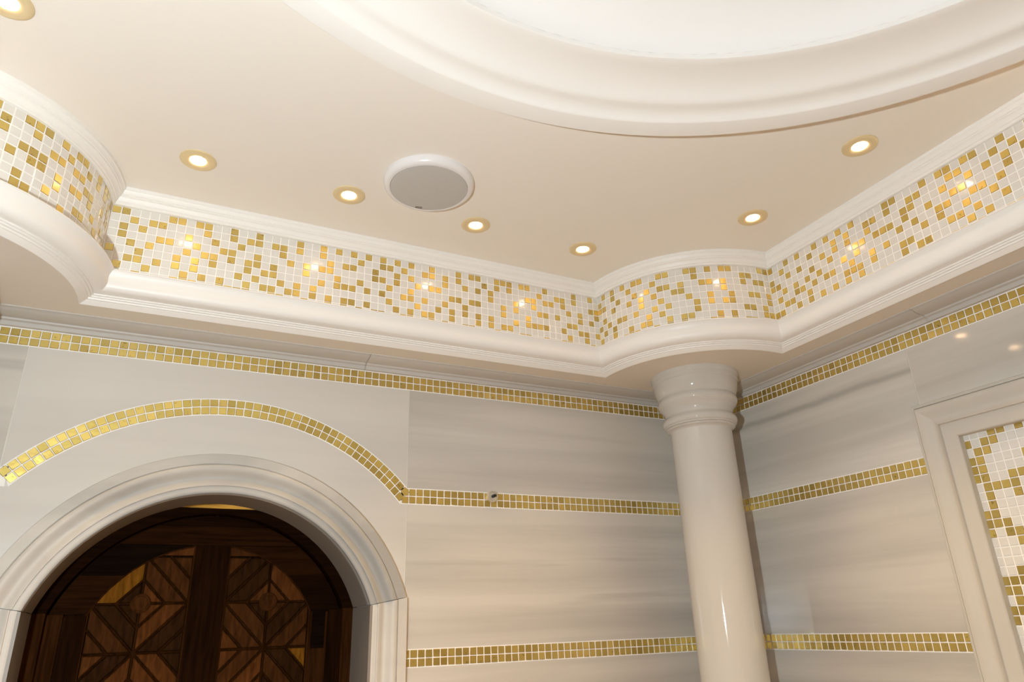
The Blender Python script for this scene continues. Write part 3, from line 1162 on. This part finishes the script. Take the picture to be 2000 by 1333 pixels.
MAT['frame'] = marble('frame_marble', (0.61, 0.57, 0.505), (0.52, 0.48, 0.42), 0.5, (2, 2, 2), 0.55, 0.1, spec=0.25)
for k in 'LRTB': frame_member(k)
MX = 0.28
v, f = prism_x([(FY0 - 3, FZ1 + 3), (FY1 + 3, FZ1 + 3), (FY1 + 3, FZ0 - 3), (FY0 - 3, FZ0 - 3)], MX + 0.03, MX + 0.06)
obj('mosaic_bed', v, f, MAT['grout'], mos)
GN = golds(['3,4', '0,2,3', '1,2', '0,1', '0,1', '0,1,4,5', '1,2,3,4', '1,4', '1', '0,1', '0,1,2', '0,2,3', '3', '', '', '2', '0,1,2', '0,1', '1', '0,1', '0', ''])
my, mz = -41.822, -13.078
rest = []
rn = random.Random(5)
for i in range(0, 38):
    for j in range(0, 64):
        y, z = my - i - 0.5, mz - j - 0.5
        if y < FY1 + 4.6 or z < FZ1 + 4.6: continue
        g = (i, j) in GN
        if i < 10 and j < 27:
            if i > 5 and rn.random() < 0.16: g = True
            place('gold_tile' if g else 'white_tile', GT if g else WT, (MX - 0.02, y, z), mos, (0, 0, -PI / 2))
        else:
            rest.append((((MX - 0.02, y, z), -PI / 2, 1.0), rn.random() < 0.18))
joined_tiles('white_tile', [q for q, g in rest if not g], MAT['white'], mos)
joined_tiles('gold_tile', [q for q, g in rest if g], MAT['gold'], mos)

# ---------------------------------------------------------------- columns
cap = [(4.47, -6.35), (4.60, -6.15), (4.86, -6.05), (5.02, -5.95), (5.06, -5.80), (4.98, -5.72), (5.12, -5.68), (5.22, -5.56), (5.20, -5.46),
       (5.34, -5.38), (5.46, -5.16), (5.50, -4.92), (5.46, -4.66), (5.34, -4.42), (5.16, -4.24), (5.03, -4.08), (5.0, -3.96),
       (5.02, -3.7), (5.08, -3.42), (5.20, -3.12), (5.38, -2.86), (5.56, -2.66), (5.64, -2.58), (5.66, -2.48), (5.78, -2.36), (5.90, -2.12), (5.93, -1.9),
       (5.90, -1.66), (5.82, -1.44), (5.72, -1.26), (5.68, -1.16), (5.76, -1.08), (5.90, -0.82), (6.04, -0.46), (6.14, -0.06),
       (6.22, 0.36), (6.28, 0.80), (6.30, 1.02), (6.36, 1.06), (6.42, 1.12), (6.46, 1.5), (6.48, 1.72), (6.53, 1.76), (6.58, 1.86), (6.60, 2.40)]
base = [(7.2, -ZF), (7.2, -ZF + 3), (6.4, -ZF + 3.2), (6.5, -ZF + 4.4), (5.6, -ZF + 5.2), (5.2, -ZF + 6.2), (5.6, -ZF + 7.0), (4.9, -ZF + 7.6), (4.47, -ZF + 8.2)]
CX, CY = -11.43, -11.17
col = empty('column', (CX, CY, -ZF), 'polished white marble column standing in the corner of the room', 'column')
kids = [lathe_obj('capital', cap, (CX, CY), MAT['column'], col, 96, 30),
        lathe_obj('shaft', [(4.47, -ZF + 8.2), (4.47, -60), (4.47, -30), (4.47, -6.35)], (CX, CY), MAT['column'], col, 96, 30),
        lathe_obj('base', base, (CX, CY), MAT['column'], col, 64, 30)]
col2 = col.copy()
COL.objects.link(col2)
col2.location = W(XL + 11.25, CY, -ZF)
tag(col2, 'marble column just beyond the left edge of the photo', 'column')
for k in kids:
    c = k.copy()
    COL.objects.link(c)
    c.parent = col2

# ---------------------------------------------------------------- downlights
NG = 40
rim_prof = [(0.84, -0.04), (0.88, -0.13), (1.00, -0.20), (1.30, -0.24), (1.62, -0.24), (1.80, -0.20), (1.90, -0.12), (1.90, 0.0)]


def make_downlight():
    o = empty('downlight', (0, 0, 0), 'x', 'downlight', 'brass downlights in the ceiling')
    o.location = (0, 0, 0)

    def part(nm, prof, mat):
        v, f = lathe(prof, (0, 0), NG)
        me = meshdata(nm, v, f, mat)
        bm = bmesh.new()
        bm.from_mesh(me)
        bmesh.ops.remove_doubles(bm, verts=bm.verts, dist=1e-6)
        bmesh.ops.recalc_face_normals(bm, faces=bm.faces)
        bm.to_mesh(me)
        bm.free()
        c = bpy.data.objects.new(nm, me)
        COL.objects.link(c)
        c.parent = o
        autosmooth(c, 35)
        return c
    part('rim', rim_prof, MAT['brass'])
    part('lens', [(0.0, -0.08), (0.5, -0.075), (0.75, -0.06), (0.85, -0.04)], MAT['lens'])
    return o


dl0 = make_downlight()
sp_d = bpy.data.lights.new('downlight_beam', 'SPOT')
sp_d.energy = DOWN_W
sp_d.color = DOWN_C
sp_d.spot_size = math.radians(66)
sp_d.spot_blend = 1.0
sp_d.shadow_soft_size = 0.02
spots = [(-84.6, -17.9, 'brass downlight above the left half of the door wall frieze'),
         (-67.7, -17.85, 'brass downlight just left of the ceiling speaker'),
         (-50.85, -17.6, 'brass downlight just right of the ceiling speaker'),
         (-34.4, -17.7, 'brass downlight nearest the corner column on the left'),
         (-17.9, -33.75, 'brass downlight near the corner along the right wall'),
         (-17.6, -50.2, 'brass downlight under the ring nearest the right wall'),
         (-100.2, -34.3, 'brass downlight cut by the top left corner')]
extra = [(-17.7, -66.7), (-17.7, -88), (-17.7, -109.4), (-17.7, -125.8), (-17.7, -142.2), (-101.3, -50.2), (-101.3, -66.7), (-101.3, -88),
         (-101.3, -109.4), (-101.3, -125.8), (-101.3, -142.2), (-84.6, -158.2), (-67.7, -158.2), (-50.9, -158.2), (-34.4, -158.2)]
for k, q in enumerate(spots + [(x, y, 'brass downlight on the ceiling outside the photo') for x, y in extra]):
    if k == 0:
        o = dl0
    else:
        o = dl0.copy()
        COL.objects.link(o)
        for c in dl0.children:
            d = c.copy()
            COL.objects.link(d)
            d.parent = o
    o.location = W(q[0], q[1], ZC)
    o['label'] = q[2]
    lo_ = bpy.data.objects.new('downlight_beam', sp_d)
    COL.objects.link(lo_)
    lo_.location = W(q[0], q[1], ZC - 0.5)

# ---------------------------------------------------------------- ceiling speaker
SX, SY = -59.7, -24.15
spk = empty('ceiling_speaker', (SX, SY, ZC), 'round white loudspeaker with mesh grille in the ceiling', 'speaker')
lathe_obj('rim', [(5.32, ZC), (5.34, ZC - 0.25), (5.28, ZC - 0.55), (5.14, ZC - 0.78), (4.95, ZC - 0.92), (4.75, ZC - 0.98), (4.60, ZC - 0.98), (4.56, ZC - 0.94)],
          (SX, SY), MAT['plastic'], spk, 96, 40)
lathe_obj('grille', [(4.56, ZC - 0.86), (4.53, ZC - 0.97), (4.3, ZC - 1.0), (3.0, ZC - 1.05), (1.5, ZC - 1.08), (0.0, ZC - 1.09)], (SX, SY), MAT['grille'], spk, 96, 40)
# maker's badge at the grille edge
a0 = math.radians(88)
bx, by = SX + 4.12 * math.cos(a0), SY + 4.12 * math.sin(a0)
bv, bf = [], []
MAT['badge'] = simple('badge_grey', (0.32, 0.27, 0.24), 0.4)
for (du0, du1, dv0, dv1) in ((-0.36, 0.36, 0.09, 0.20), (-0.36, 0.36, -0.06, 0.04), (-0.36, 0.36, -0.20, -0.10), (-0.42, -0.30, -0.2, 0.2), (0.28, 0.4, -0.2, 0.2)):
    nb = len(bv)
    for z in (ZC - 1.0, ZC - 1.06):
        for du, dv in ((du0, dv0), (du1, dv0), (du1, dv1), (du0, dv1)):
            bv.append((bx + du * 0.97 + dv * 0.2, by - du * 0.2 + dv * 0.97, z))
    bf += [(nb + 0, nb + 1, nb + 2, nb + 3), (nb + 7, nb + 6, nb + 5, nb + 4)] + [(nb + i, nb + (i + 1) % 4, nb + 4 + (i + 1) % 4, nb + 4 + i) for i in range(4)]
obj('badge', bv, bf, MAT['badge'], spk)


# ---------------------------------------------------------------- small fitting in the mid band
def lathe_y(prof, c, n=32):
    v, f = [], []
    m = len(prof)
    for k in range(n):
        a = 2 * PI * k / n
        for r, y in prof: v.append((c[0] + r * math.cos(a), y, c[1] + r * math.sin(a)))
    for k in range(n):
        k2 = (k + 1) % n
        for i in range(m - 1): f.append((k * m + i, k * m + i + 1, k2 * m + i + 1, k2 * m + i))
    return v, f


fx, fz = -41.25, -15.42
fit = empty('wall_fitting', (fx, 0, fz - 0.75), 'small round metal fitting with a black pin in the gold band', 'fitting')
v, f = lathe_y([(0.80, 0.0), (0.80, -0.55), (0.74, -0.62), (0.66, -0.62), (0.62, -0.5), (0.55, -0.44), (0.22, -0.44), (0.0001, -0.44)], (fx, fz))
autosmooth(obj('collar', v, f, MAT['steel'], fit), 35)
v, f = lathe_y([(0.22, -0.4), (0.22, -1.15), (0.17, -1.3), (0.0001, -1.32)], (fx, fz), 20)
autosmooth(obj('pin', v, f, MAT['black'], fit), 35)
